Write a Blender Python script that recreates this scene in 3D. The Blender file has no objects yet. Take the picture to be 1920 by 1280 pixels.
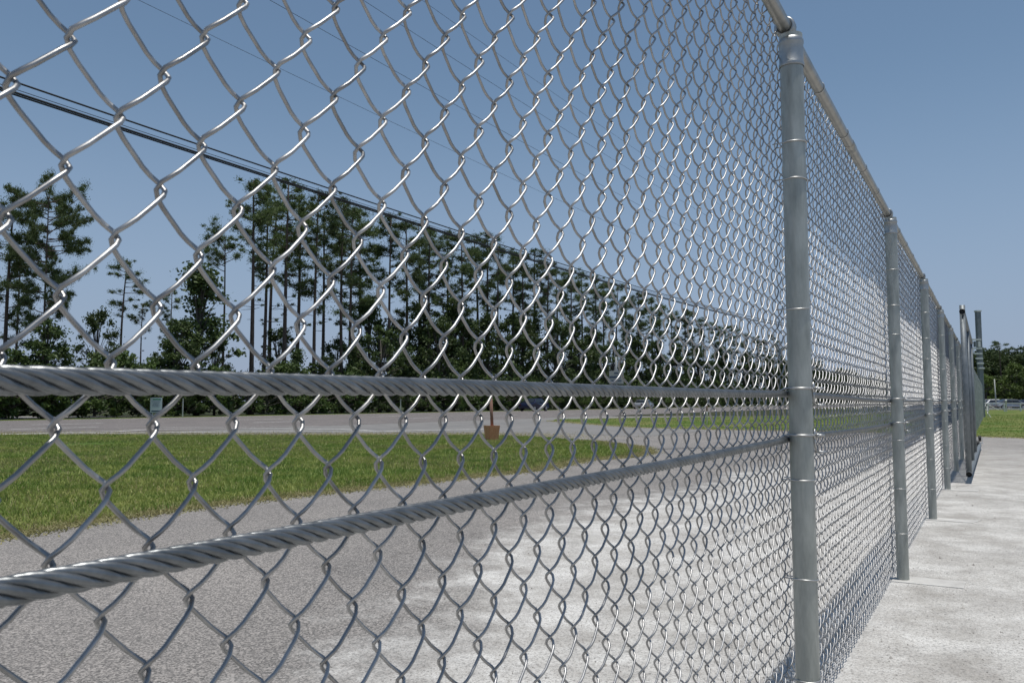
import bpy, math, random
import numpy as np
from mathutils import Vector, Matrix

random.seed(7); rng = np.random.default_rng(7)
sc = bpy.context.scene
C = sc.collection
R = math.radians

# ------------------------------------------------------------------ camera, world, sun, exposure
EYE, FPX, YH = 1.10, 1510.0, 753.0
PITCH = math.atan((YH - 640) / FPX)
cam = bpy.data.cameras.new('camera'); cam_o = bpy.data.objects.new('camera', cam); C.objects.link(cam_o)
cam_o.location = (0, 0, EYE); cam_o.rotation_euler = (R(90) + PITCH, 0, 0)
cam.sensor_width = 36; cam.lens = 36 * FPX / 1920
cam.clip_start = 0.02; cam.clip_end = 6000
cam.dof.use_dof = True; cam.dof.focus_distance = 2.6; cam.dof.aperture_fstop = 19
sc.camera = cam_o

SUN_TO = Vector((0.20, -0.14, 2.3)).normalized()
SUN_EL = math.asin(SUN_TO.z); SUN_AZ = math.atan2(SUN_TO.x, SUN_TO.y)
w = bpy.data.worlds.new('World'); sc.world = w; w.use_nodes = True
nt = w.node_tree; nt.nodes.clear()
sky = nt.nodes.new('ShaderNodeTexSky'); sky.sky_type = 'NISHITA'; sky.sun_disc = False
sky.sun_elevation = SUN_EL; sky.sun_rotation = SUN_AZ
sky.air_density = 1.0; sky.dust_density = 0.35; sky.ozone_density = 2.2
hs = nt.nodes.new('ShaderNodeHueSaturation'); hs.inputs['Saturation'].default_value = 0.95; hs.inputs['Hue'].default_value = 0.492
bg = nt.nodes.new('ShaderNodeBackground'); bg.inputs['Strength'].default_value = 0.101
wo = nt.nodes.new('ShaderNodeOutputWorld')
# summer haze: the sky pales to a mauve grey toward the horizon, all the way round
tcw = nt.nodes.new('ShaderNodeTexCoord'); spw = nt.nodes.new('ShaderNodeSeparateXYZ'); nt.links.new(tcw.outputs['Generated'], spw.inputs[0])
hz = nt.nodes.new('ShaderNodeMapRange'); hz.interpolation_type = 'SMOOTHSTEP'; nt.links.new(spw.outputs['Z'], hz.inputs[0])
hz.inputs[1].default_value = -.02; hz.inputs[2].default_value = .40; hz.inputs[3].default_value = .88; hz.inputs[4].default_value = 0
mxw = nt.nodes.new('ShaderNodeMix'); mxw.data_type = 'RGBA'; nt.links.new(hz.outputs[0], mxw.inputs[0]); mxw.inputs[7].default_value = (2.95, 3.75, 5.45, 1)
nt.links.new(sky.outputs[0], hs.inputs['Color']); nt.links.new(hs.outputs[0], mxw.inputs[6]); nt.links.new(mxw.outputs[2], bg.inputs[0]); nt.links.new(bg.outputs[0], wo.inputs[0])
sun = bpy.data.lights.new('sun', 'SUN'); sun.energy = 3.9; sun.angle = R(0.55); sun.color = (1, 0.965, 0.91)
sun_o = bpy.data.objects.new('sun', sun); C.objects.link(sun_o)
sun_o.rotation_euler = SUN_TO.to_track_quat('Z', 'Y').to_euler()
sc.view_settings.view_transform = 'Standard'; sc.view_settings.look = 'None'
sc.view_settings.exposure = -0.1; sc.view_settings.gamma = 1; sc.view_settings.use_curve_mapping = False
sc.cycles.max_bounces = 6; sc.cycles.transparent_max_bounces = 8

# ------------------------------------------------------------------ places
TH = R(30.67)
D = np.array([math.sin(TH), math.cos(TH), 0.0])       # along the fence and the road
N = np.array([-math.cos(TH), math.sin(TH), 0.0])      # to the road side
def W(s, l, z=0.0): return D * s + N * l + np.array([0, 0, z])
def ray(x, y):
    a = (x - 960) / FPX; b = -(y - 640) / FPX
    return np.array([a, math.cos(PITCH) - b * math.sin(PITCH), math.sin(PITCH) + b * math.cos(PITCH)])
def G(x, y, z=0.0):                                   # ground point seen there
    r = ray(x, y); return np.array([0, 0, EYE]) + r * ((z - EYE) / r[2])
def ZP(b, y):                                         # height above b that shows at picture row y
    k = (640 - y) / FPX; cp, sp = math.cos(PITCH), math.sin(PITCH)
    return EYE + float(b[1]) * (k * cp + sp) / (cp - k * sp)
def S_AT(x, l):                                       # distance along, on the lane at lateral l
    r = ray(x, YH); t = l / float(r @ N); return float((r * t) @ D)
def Z_AT(x, y, l):
    r = ray(x, y); t = l / float(r @ N); return EYE + r[2] * t

# ------------------------------------------------------------------ materials
def mat(name, col=(.5, .5, .5), rough=.6, metal=0.0, var=None, scale=20, bump=0, bscale=60, spec=.5, stretch=None, detail=4, sheen=None):
    m = bpy.data.materials.new(name); m.use_nodes = True
    t = m.node_tree; b = t.nodes['Principled BSDF']
    b.inputs['Base Color'].default_value = (*col, 1); b.inputs['Roughness'].default_value = rough
    b.inputs['Metallic'].default_value = metal; b.inputs['Specular IOR Level'].default_value = spec
    tc = t.nodes.new('ShaderNodeTexCoord'); mp = t.nodes.new('ShaderNodeMapping')
    t.links.new(tc.outputs['Object'], mp.inputs[0])
    if stretch: mp.inputs['Scale'].default_value = stretch
    if var:
        n = t.nodes.new('ShaderNodeTexNoise'); n.inputs['Scale'].default_value = scale; n.inputs['Detail'].default_value = detail
        n.inputs['Roughness'].default_value = .65
        r = t.nodes.new('ShaderNodeValToRGB'); r.color_ramp.elements[0].position = .32; r.color_ramp.elements[1].position = .68
        r.color_ramp.elements[0].color = (*col, 1); r.color_ramp.elements[1].color = (*var, 1)
        t.links.new(mp.outputs[0], n.inputs[0]); t.links.new(n.outputs[0], r.inputs[0]); t.links.new(r.outputs[0], b.inputs['Base Color'])
    if bump:
        n2 = t.nodes.new('ShaderNodeTexNoise'); n2.inputs['Scale'].default_value = bscale; n2.inputs['Detail'].default_value = 3
        bp = t.nodes.new('ShaderNodeBump'); bp.inputs['Strength'].default_value = bump; bp.inputs['Distance'].default_value = .01
        t.links.new(mp.outputs[0], n2.inputs[0]); t.links.new(n2.outputs[0], bp.inputs['Height']); t.links.new(bp.outputs[0], b.inputs['Normal'])
    return m
M = {}
M['wire'] = mat('galvanized_wire', (.33, .325, .32), .42, .92, (.46, .455, .445), 60)
def vary(m, lo, hi):                                    # each wire weathered a little differently
    t = m.node_tree; p = t.nodes['Principled BSDF']; rp = [n for n in t.nodes if n.type == 'VALTORGB'][0]
    oi = t.nodes.new('ShaderNodeObjectInfo'); h = t.nodes.new('ShaderNodeHueSaturation'); mr = t.nodes.new('ShaderNodeMapRange')
    mr.inputs[3].default_value = lo; mr.inputs[4].default_value = hi
    t.links.new(oi.outputs['Random'], mr.inputs[0]); t.links.new(mr.outputs[0], h.inputs['Value']); t.links.new(rp.outputs[0], h.inputs['Color']); t.links.new(h.outputs[0], p.inputs['Base Color'])
    m2 = t.nodes.new('ShaderNodeMapRange'); m2.inputs[3].default_value = .36; m2.inputs[4].default_value = .52; t.links.new(oi.outputs['Random'], m2.inputs[0]); t.links.new(m2.outputs[0], p.inputs['Roughness'])
vary(M['wire'], .78, 1.2)
M['post'] = mat('galvanized_post', (.29, .305, .28), .47, .50, (.52, .53, .485), 22, .06, 90, stretch=(1, 1, .22), detail=8)
M['rail'] = mat('galvanized_rail', (.33, .33, .31), .40, .85, (.45, .44, .41), 14, .03, 80)
M['cap'] = mat('cast_cap', (.36, .37, .37), .42, .85, (.46, .47, .46), 30, .08, 160)
M['tie'] = mat('aluminium_tie', (.52, .52, .51), .42, .9)
M['steel'] = mat('dull_steel', (.17, .19, .20), .55, .55, (.25, .27, .28), 10)
M['black'] = mat('rubber_and_bore_shade', (.012, .012, .012), .6)
M['cable'] = mat('jacket_and_groove_shade', (.010, .010, .012), .5)
M['white'] = mat('white_paint', (.72, .72, .70), .5, 0, (.6, .6, .58), 8)
M['wood'] = mat('weathered_wood', (.55, .21, .10), .85, 0, (.72, .36, .20), 7, .5, 30, stretch=(6, 6, .8))
M['polewood'] = mat('pole_wood', (.10, .075, .055), .9, 0, (.17, .13, .10), 6, .4, 30, stretch=(5, 5, .4))
M['bark'] = mat('pine_bark', (.055, .042, .034), .95, 0, (.12, .088, .07), 5, .9, 9, stretch=(1, 1, .5))
M['bark2'] = mat('oak_bark', (.07, .06, .05), .95, 0, (.11, .1, .085), 5, .8, 9)
def leafmat(name, a, b, sc_=1.2, tr=.25):
    m = mat(name, a, .55, 0, b, sc_, spec=.3, detail=6)
    t = m.node_tree; p = t.nodes['Principled BSDF']
    tl = t.nodes.new('ShaderNodeBsdfTranslucent'); mx = t.nodes.new('ShaderNodeMixShader'); mx.inputs[0].default_value = tr
    rp = [n for n in t.nodes if n.type == 'VALTORGB'][0]
    oi = t.nodes.new('ShaderNodeObjectInfo'); h = t.nodes.new('ShaderNodeHueSaturation')
    mr = t.nodes.new('ShaderNodeMapRange'); mr.inputs[3].default_value = .75; mr.inputs[4].default_value = 1.3
    t.links.new(oi.outputs['Random'], mr.inputs[0]); t.links.new(mr.outputs[0], h.inputs['Value'])
    t.links.new(rp.outputs[0], h.inputs['Color']); t.links.new(h.outputs[0], p.inputs['Base Color']); t.links.new(h.outputs[0], tl.inputs[0])
    out = t.nodes['Material Output']
    t.links.new(p.outputs[0], mx.inputs[1]); t.links.new(tl.outputs[0], mx.inputs[2]); t.links.new(mx.outputs[0], out.inputs[0])
    return m
M['needle'] = leafmat('pine_needles', (.060, .088, .030), (.12, .165, .055), 1.5)
M['leaf'] = leafmat('oak_leaves', (.040, .070, .022), (.10, .14, .042), 1.5)
M['shrub'] = leafmat('shrub_leaves', (.045, .080, .022), (.11, .16, .042), 1.2)
M['bright'] = leafmat('bright_leaves', (.075, .12, .025), (.14, .19, .045), .8)
M['blade'] = leafmat('grass_blades', (.095, .18, .025), (.36, .38, .11), 1.3, .3)
M['straw'] = leafmat('dry_blades', (.22, .22, .08), (.42, .37, .18), 5, .25)
# per-position colour of turf: drier toward the edges via noise
def ground_turf(name, green=(.055, .10, .022), dry=(.20, .18, .075)):
    m = bpy.data.materials.new(name); m.use_nodes = True; t = m.node_tree; b = t.nodes['Principled BSDF']
    b.inputs['Roughness'].default_value = .95; b.inputs['Specular IOR Level'].default_value = .15
    tc = t.nodes.new('ShaderNodeTexCoord')
    def noise(s, d=5, r=.6):
        n = t.nodes.new('ShaderNodeTexNoise'); n.inputs['Scale'].default_value = s; n.inputs['Detail'].default_value = d; n.inputs['Roughness'].default_value = r
        t.links.new(tc.outputs['Object'], n.inputs[0]); return n
    n1 = noise(.35); n2 = noise(9, 6, .8)
    r1 = t.nodes.new('ShaderNodeValToRGB'); e = r1.color_ramp.elements
    e[0].position = .42; e[0].color = (*green, 1); e[1].position = .72; e[1].color = (*dry, 1)
    t.links.new(n1.outputs[0], r1.inputs[0])
    mx = t.nodes.new('ShaderNodeMix'); mx.data_type = 'RGBA'; mx.blend_type = 'MULTIPLY'; mx.inputs[0].default_value = 1
    r2 = t.nodes.new('ShaderNodeValToRGB'); r2.color_ramp.elements[0].position = .3; r2.color_ramp.elements[0].color = (.55, .55, .55, 1)
    r2.color_ramp.elements[1].position = .7; r2.color_ramp.elements[1].color = (1.35, 1.35, 1.3, 1)
    t.links.new(n2.outputs[0], r2.inputs[0]); t.links.new(r1.outputs[0], mx.inputs[6]); t.links.new(r2.outputs[0], mx.inputs[7])
    t.links.new(mx.outputs[2], b.inputs['Base Color'])
    bp = t.nodes.new('ShaderNodeBump'); bp.inputs['Strength'].default_value = .6; bp.inputs['Distance'].default_value = .03
    t.links.new(n2.outputs[0], bp.inputs['Height']); t.links.new(bp.outputs[0], b.inputs['Normal'])
    return m
M['turf'] = ground_turf('turf', (.08, .135, .024), (.24, .215, .085))
M['soil'] = mat('bare_soil', (.17, .145, .08), .95, 0, (.27, .22, .14), 3, .4, 30)
M['forest_floor'] = ground_turf('forest_floor', (.03, .045, .015), (.09, .075, .045))
def pavement(name, dust):
    """asphalt with aggregate; a chalky limestone dusting lies in a belt along the fence, tyre-worn streaks in it"""
    m = bpy.data.materials.new(name); m.use_nodes = True; t = m.node_tree; L = t.links; b = t.nodes['Principled BSDF']
    b.inputs['Roughness'].default_value = .9; b.inputs['Specular IOR Level'].default_value = .25
    tc = t.nodes.new('ShaderNodeTexCoord')
    mp = t.nodes.new('ShaderNodeMapping'); mp.inputs['Rotation'].default_value = (0, 0, TH); L.new(tc.outputs['Object'], mp.inputs[0])
    # after the turn: -x = lateral distance, y = distance along the fence
    sep = t.nodes.new('ShaderNodeSeparateXYZ'); L.new(mp.outputs[0], sep.inputs[0])
    def noise(s, d=5, r=.6, stretch=None):
        n = t.nodes.new('ShaderNodeTexNoise'); n.inputs['Scale'].default_value = s; n.inputs['Detail'].default_value = d; n.inputs['Roughness'].default_value = r
        if stretch:
            q = t.nodes.new('ShaderNodeMapping'); q.inputs['Scale'].default_value = stretch; L.new(tc.outputs['Object'], q.inputs[0]); L.new(q.outputs[0], n.inputs[0])
        else: L.new(mp.outputs[0], n.inputs[0])
        return n
    def ramp(src, p0, c0, p1, c1):
        r = t.nodes.new('ShaderNodeValToRGB'); e = r.color_ramp.elements
        e[0].position = p0; e[0].color = (*c0, 1); e[1].position = p1; e[1].color = (*c1, 1); L.new(src, r.inputs[0]); return r
    def math_(op, a, b_=None):
        n = t.nodes.new('ShaderNodeMath'); n.operation = op
        for i, v in enumerate((a, b_)):
            if v is None: continue
            if isinstance(v, (int, float)): n.inputs[i].default_value = v
            else: L.new(v, n.inputs[i])
        return n.outputs[0]
    def mix(f, a, b_, blend='MIX'):
        n = t.nodes.new('ShaderNodeMix'); n.data_type = 'RGBA'; n.blend_type = blend
        if isinstance(f, (int, float)): n.inputs[0].default_value = f
        else: L.new(f, n.inputs[0])
        L.new(a, n.inputs[6]); L.new(b_, n.inputs[7]); return n.outputs[2]
    agg = t.nodes.new('ShaderNodeTexVoronoi'); agg.inputs['Scale'].default_value = 125; L.new(mp.outputs[0], agg.inputs[0])
    fine = noise(70, 8, .85)
    big = noise(.5, 6, .6)
    base = ramp(fine.outputs[0], .3, (.125, .119, .114), .7, (.34, .325, .308)) if dust else ramp(fine.outputs[0], .3, (.13, .122, .118), .7, (.215, .20, .195))
    stones = t.nodes.new('ShaderNodeRGBToBW'); L.new(agg.outputs['Color'], stones.inputs[0])
    st = ramp(stones.outputs[0], .30, (.50, .50, .50), .80, (1.75, 1.70, 1.66))
    col = mix(.8, base.outputs[0], st.outputs[0], 'MULTIPLY')
    bt = ramp(big.outputs[0], .3, (.80, .80, .80), .7, (1.14, 1.12, 1.10))
    col = mix(1.0, col, bt.outputs[0], 'MULTIPLY')
    h = agg.outputs['Distance']
    if dust:
        wob = noise(1.6, 5, .7); va = t.nodes.new('ShaderNodeVectorMath'); va.operation = 'MULTIPLY_ADD'; L.new(wob.outputs['Color'], va.inputs[0]); va.inputs[1].default_value = (.55, .55, 0); L.new(mp.outputs[0], va.inputs[2])
        ck = t.nodes.new('ShaderNodeTexVoronoi'); ck.feature = 'DISTANCE_TO_EDGE'; ck.inputs['Scale'].default_value = .42; L.new(va.outputs[0], ck.inputs[0])
        cr = ramp(ck.outputs['Distance'], .0015, (.62, .61, .6), .004, (1, 1, 1)); col = mix(.75, col, cr.outputs[0], 'MULTIPLY')
        oil = ramp(noise(.9, 4, .6).outputs[0], .64, (1, 1, 1), .74, (.74, .73, .72)); col = mix(1.0, col, oil.outputs[0], 'MULTIPLY')
    if dust:
        lat = math_('MULTIPLY', sep.outputs[0], -1.0)
        edge_n = noise(.45, 6, .62); mid_n = noise(2.2, 6, .7); fin_n = noise(48, 6, .85)
        strk = noise(2.0, 7, .75, (1.4, 2.4, 1))
        # belt reaches about 3.6 m past the fence on the road side
        grow = t.nodes.new('ShaderNodeMapRange'); L.new(sep.outputs[1], grow.inputs[0]); grow.inputs[1].default_value = 2.0; grow.inputs[2].default_value = 5.5; grow.inputs[3].default_value = 2.55; grow.inputs[4].default_value = 3.7
        e1 = math_('SUBTRACT', grow.outputs[0], lat)
        e1 = math_('ADD', math_('MULTIPLY', e1, .8), math_('MULTIPLY', math_('SUBTRACT', edge_n.outputs[0], .5), 1.5))
        e1 = math_('ADD', e1, math_('MULTIPLY', math_('SUBTRACT', mid_n.outputs[0], .5), 1.6))
        belt = t.nodes.new('ShaderNodeMapRange'); belt.interpolation_type = 'SMOOTHSTEP'; L.new(e1, belt.inputs[0]); belt.inputs[1].default_value = -.1; belt.inputs[2].default_value = .7
        # worn toward the camera's side
        e2 = math_('ADD', math_('MULTIPLY', math_('ADD', lat, .25), .9), math_('MULTIPLY', math_('SUBTRACT', noise(.8, 5, .6).outputs[0], .5), 4.0))
        wear = t.nodes.new('ShaderNodeMapRange'); wear.interpolation_type = 'SMOOTHSTEP'; L.new(e2, wear.inputs[0]); wear.inputs[1].default_value = -1.2; wear.inputs[2].default_value = .5; wear.inputs[3].default_value = .5
        # fades far away
        far = t.nodes.new('ShaderNodeMapRange'); L.new(sep.outputs[1], far.inputs[0]); far.inputs[1].default_value = 12; far.inputs[2].default_value = 24; far.inputs[3].default_value = 1; far.inputs[4].default_value = .25
        k = math_('MULTIPLY', math_('MULTIPLY', belt.outputs[0], wear.outputs[0]), far.outputs[0])
        grain = ramp(fin_n.outputs[0], .40, (.30, .30, .30), .50, (1, 1, 1))
        gb = t.nodes.new('ShaderNodeRGBToBW'); L.new(grain.outputs[0], gb.inputs[0])
        sk = ramp(strk.outputs[0], .38, (.70, .70, .70), .55, (1, 1, 1)); sb = t.nodes.new('ShaderNodeRGBToBW'); L.new(sk.outputs[0], sb.inputs[0])
        pit = t.nodes.new('ShaderNodeMapRange'); L.new(noise(105, 3, .6).outputs[0], pit.inputs[0]); pit.inputs[1].default_value = .40; pit.inputs[2].default_value = .48; pit.inputs[3].default_value = .42
        k = math_('MULTIPLY', math_('MULTIPLY', k, pit.outputs[0]), math_('MULTIPLY', gb.outputs[0], sb.outputs[0]))
        chalk = ramp(mid_n.outputs[0], .35, (.40, .38, .345), .62, (.69, .675, .635))
        col = mix(k, col, chalk.outputs[0])
        h = math_('ADD', math_('MULTIPLY', h, .7), math_('MULTIPLY', fin_n.outputs[0], .8))
    L.new(col, b.inputs['Base Color'])
    bp = t.nodes.new('ShaderNodeBump'); bp.inputs['Strength'].default_value = .55; bp.inputs['Distance'].default_value = .006
    L.new(h, bp.inputs['Height']); L.new(bp.outputs[0], b.inputs['Normal'])
    return m
M['lot'] = pavement('lot_asphalt', True)
M['road'] = pavement('road_asphalt', False)
M['line'] = mat('road_paint', (.40, .39, .37), .8, 0, (.66, .65, .62), 3, detail=8)
M['pale'] = mat('pale_pavement', (.145, .138, .132), .9, 0, (.25, .24, .225), .9, detail=8, stretch=(1, 3, 1))
M['concrete'] = mat('concrete', (.40, .385, .36), .9, 0, (.58, .565, .53), 5, .3, 60, detail=8)
M['seam'] = mat('tar_seam', (.05, .048, .045), .8, 0, (.10, .095, .09), 8)
M['navy'] = mat('navy_car_paint', (.012, .018, .05), .25, .3)
M['carwhite'] = mat('white_car_paint', (.75, .75, .75), .3)
M['carsilver'] = mat('silver_car_paint', (.42, .43, .44), .32, .6)
M['carred'] = mat('dark_red_car_paint', (.10, .02, .02), .3, .2)
M['glass'] = mat('car_glass', (.02, .025, .03), .08)
M['lamp'] = mat('headlight_glass', (.6, .6, .6), .15)
M['signblue'] = mat('sign_sheet', (.50, .58, .60), .6)
M['signgreen'] = mat('sign_green', (.06, .22, .14), .6)
M['signdark'] = mat('sign_dark', (.04, .07, .12), .6)
M['signpale'] = mat('pale_sign_sheet', (.36, .38, .34), .6, 0, (.44, .45, .41), 2)
M['rust'] = mat('rusty_steel', (.19, .10, .07), .9, 0, (.28, .16, .12), 12)
# fine wires along each strand
def rope_mat():
    m = mat('wire_rope_steel', (.15, .16, .165), .38, .80, (.27, .28, .285), 30)
    t = m.node_tree; b = t.nodes['Principled BSDF']
    return m
M['rope'] = rope_mat()

# ------------------------------------------------------------------ mesh helpers
def mesh(name, V, F, m=None, smooth=False):
    me = bpy.data.meshes.new(name)
    me.from_pydata([tuple(v) for v in V], [], [tuple(f) for f in F])
    if m:
        for q in (m if isinstance(m, (list, tuple)) else [m]): me.materials.append(q)
    if smooth: me.polygons.foreach_set('use_smooth', [True] * len(me.polygons))
    me.update(); return me
def quick(name, V, F, m, k, smooth=False):           # numpy arrays, all faces have k corners
    me = bpy.data.meshes.new(name); V = np.asarray(V, dtype=np.float32); F = np.asarray(F, dtype=np.int32)
    me.vertices.add(len(V)); me.vertices.foreach_set('co', V.ravel())
    me.loops.add(F.size); me.loops.foreach_set('vertex_index', F.ravel())
    me.polygons.add(len(F)); me.polygons.foreach_set('loop_start', np.arange(0, F.size, k, dtype=np.int32))
    me.polygons.foreach_set('loop_total', np.full(len(F), k, dtype=np.int32))
    if smooth: me.polygons.foreach_set('use_smooth', np.ones(len(F), dtype=bool))
    me.materials.append(m); me.update(calc_edges=True); me.validate(); return me
def obj(name, me, parent=None, loc=None, label=None, cat=None, group=None, kind=None):
    o = bpy.data.objects.new(name, me); C.objects.link(o)
    if parent: o.parent = parent
    if loc is not None: o.location = loc
    if label: o['label'] = label
    if cat: o['category'] = cat
    if group: o['group'] = group
    if kind: o['kind'] = kind
    return o
def thing(name, label, cat, loc=(0, 0, 0), rz=0, group=None):
    o = obj(name, None, None, loc, label, cat, group); o.rotation_euler = (0, 0, rz); o.empty_display_size = .3; return o
def copy_tree(src, loc, rz=0, scale=None, label=None, group=None):
    r = src.copy(); C.objects.link(r); r.location = loc; r.rotation_euler = (0, 0, rz)
    if scale is not None: r.scale = scale if hasattr(scale, '__len__') else (scale,) * 3
    if label: r['label'] = label
    if group: r['group'] = group
    for ch in list(src.children):
        c = ch.copy(); C.objects.link(c); c.parent = r
        for g in ch.children:
            d = g.copy(); C.objects.link(d); d.parent = c
    return r
def tube(P, rad, n=8, caps=True, closed=False):
    P = np.asarray(P, float); k = len(P); rad = np.broadcast_to(np.asarray(rad, float), (k,))
    T = np.gradient(P, axis=0) if not closed else np.roll(P, -1, 0) - np.roll(P, 1, 0)
    T /= np.linalg.norm(T, axis=1)[:, None]
    u = np.cross(T[0], [0, 0, 1.0]);
    if np.linalg.norm(u) < .1: u = np.cross(T[0], [1.0, 0, 0])
    u /= np.linalg.norm(u); U = []
    for i in range(k):
        u = u - T[i] * (u @ T[i]); u /= np.linalg.norm(u); U.append(u)
    U = np.array(U); Vv = np.cross(T, U)
    a = np.arange(n) * 2 * np.pi / n
    V = (P[:, None, :] + rad[:, None, None] * (np.cos(a)[None, :, None] * U[:, None, :] + np.sin(a)[None, :, None] * Vv[:, None, :])).reshape(-1, 3)
    F = []
    for i in range(k if closed else k - 1):
        j = (i + 1) % k
        for q in range(n):
            F.append((i * n + q, i * n + (q + 1) % n, j * n + (q + 1) % n, j * n + q))
    if caps and not closed:
        F.append(tuple(range(n))[::-1]); F.append(tuple((k - 1) * n + q for q in range(n)))
    return V, F
class MB:
    def __init__(s): s.V = []; s.F = []; s.n = 0
    def add(s, V, F):
        s.V.extend([tuple(v) for v in V]); s.F.extend([tuple(i + s.n for i in f) for f in F]); s.n = len(s.V); return s
    def tube(s, P, r, n=8, caps=True, closed=False): return s.add(*tube(P, r, n, caps, closed))
    def box(s, c, d, rz=0):
        c = np.array(c, float); x, y, z = [q / 2 for q in d]
        V = [(-x, -y, -z), (x, -y, -z), (x, y, -z), (-x, y, -z), (-x, -y, z), (x, -y, z), (x, y, z), (-x, y, z)]
        cs, sn = math.cos(rz), math.sin(rz)
        V = [(c[0] + a * cs - b * sn, c[1] + a * sn + b * cs, c[2] + e) for a, b, e in V]
        return s.add(V, [(0, 3, 2, 1), (4, 5, 6, 7), (0, 1, 5, 4), (1, 2, 6, 5), (2, 3, 7, 6), (3, 0, 4, 7)])
    def lathe(s, prof, n=16, c=(0, 0, 0)):
        V = []; 
        for r, z in prof:
            for q in range(n):
                a = 2 * math.pi * q / n; V.append((c[0] + r * math.cos(a), c[1] + r * math.sin(a), c[2] + z))
        F = []
        for i in range(len(prof) - 1):
            for q in range(n): F.append((i * n + q, i * n + (q + 1) % n, (i + 1) * n + (q + 1) % n, (i + 1) * n + q))
        return s.add(V, F)
    def build(s, name, m, parent=None, smooth=False, **k):
        me = mesh(name, s.V, s.F, m, smooth); return obj(name, me, parent, **k)
def bevel(o, wd=.004, seg=2):
    b = o.modifiers.new('bevel', 'BEVEL'); b.width = wd; b.segments = seg; b.limit_method = 'ANGLE'; b.angle_limit = R(40); return o

# ------------------------------------------------------------------ ground
def poly_sheet(name, pts, z, m, kind='structure', jag=0, sub=1, **k):
    P = [np.array(p[:2]) for p in pts]; Q = []
    for i in range(len(P)):
        a, b = P[i], P[(i + 1) % len(P)]
        n = max(1, int(np.linalg.norm(b - a) / jag)) if jag else 1
        n = min(n, 400)
        for j in range(n):
            q = a + (b - a) * j / n
            if jag: q = q + rng.normal(0, .035, 2)
            Q.append(q)
    area = sum(Q[i - 1][0] * Q[i][1] - Q[i][0] * Q[i - 1][1] for i in range(len(Q)))
    if area < 0: Q = Q[::-1]
    n = len(Q)
    me = mesh(name, [(q[0], q[1], z) for q in Q] + [(q[0], q[1], z - .03) for q in Q], [tuple(range(n))] + [(i, i + n, (i + 1) % n + n, (i + 1) % n) for i in range(n)], m)
    return obj(name, me, kind=kind, **k), Q
poly_sheet('ground', [(-900, -60), (1500, -60), (1500, 2400), (-900, 2400)], -.03, M['forest_floor'])
poly_sheet('parking_lot', [(-60, -20), (70, -20), (70, 62), (-60, 62)], 0, M['lot'])
R0, R1 = 26.3, 49.5
poly_sheet('road', [W(-90, R0), W(900, R0), W(900, R1), W(-90, R1)], .004, M['road'])
# driveway flare between lot and road, worn pale
poly_sheet('driveway', [G(135, 815.5), G(430, 813.5), G(760, 811), G(1010, 812), G(1215, 818), G(1330, 806), G(1240, 801), G(1045, 791), G(1040, 786.5), W(62, R0 - .1), W(16.5, R0 - .1)], .004, M['pale'])
isl = [G(-1500, 1230), G(-700, 1085), G(-300, 1040), G(0, 1003), G(200, 970), G(400, 943), G(700, 911), G(1000, 879), G(1080, 862), G(1165, 856), G(1203, 848), G(1190, 838), G(1100, 826), G(1000, 819), G(900, 816), G(600, 817), G(300, 816), G(0, 815.5), G(-600, 814), G(-1500, 812)]
isl_o, isl_q = poly_sheet('grass_island', isl, .008, M['turf'], jag=.25)
lawn = [G(1038, 788.5), G(1100, 794), G(1200, 801), G(1300, 804), G(1475, 807), G(1670, 811), G(1840, 818), G(1920, 820.5), G(2300, 832), G(2300, 771), G(1920, 767), G(1860, 768), G(1475, 779), G(1200, 783), G(1040, 786)]
lawn_o, lawn_q = poly_sheet('lawn', lawn, .008, M['turf'], jag=.6)
# verge beyond the road
poly_sheet('road_verge', [W(-90, R1 + .05), W(900, R1 + .05), W(900, R1 + 2.2), W(-90, R1 + 2.2)], .016, M['turf'])
# far car park on the right
poly_sheet('far_car_park', [G(1700, 767.2), G(2300, 770.5), G(2600, 762), G(1700, 760)], .03, M['road'])
# painted lines
def strip(name, s0, s1, l, wd, z=.0125, **k):
    V = [W(s0, l - wd / 2, z), W(s1, l - wd / 2, z), W(s1, l + wd / 2, z), W(s0, l + wd / 2, z)]
    me = mesh(name, V, [(0, 1, 2, 3)], M['line'])
    if me.polygons[0].normal.z < 0: me.flip_normals()
    return obj(name, me, kind='structure', **k)
def pstripe(pts, wd, z=.0145):
    q = [G(*p_) for p_ in pts]; V = []
    for i, p_ in enumerate(q):
        d_ = q[min(i + 1, len(q) - 1)] - q[max(i - 1, 0)]; d_ /= np.linalg.norm(d_); n_ = np.array([-d_[1], d_[0], 0]) * wd / 2
        V += [(p_[0] - n_[0], p_[1] - n_[1], z), (p_[0] + n_[0], p_[1] + n_[1], z)]
    me = mesh('edge_line', V, [(2 * i, 2 * i + 2, 2 * i + 3, 2 * i + 1) for i in range(len(q) - 1)], M['line'])
    if me.polygons[0].normal.z < 0: me.flip_normals()
    obj('edge_line', me, kind='structure')
pstripe([(-900, 831), (-300, 820.5), (30, 813.5), (220, 809), (300, 804.5), (480, 803), (640, 805), (700, 808)], .34)
pstripe([(-20, 815), (300, 811), (525, 809.5), (690, 809.5), (850, 806), (930, 804)], .34)
pstripe([(300, 801), (480, 800), (600, 799.5)], .2)
strip('edge_line', -90, 700, 47.6, .16)
dm = None
for lane in (33.5, 39.3):
    for k in range(26):
        s = S_AT(262, 33.5) - 30 + k * 12.2 + (4 if lane > 35 else 0)
        strip('lane_dash', s, s + 3.6, lane, .30)
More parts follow.
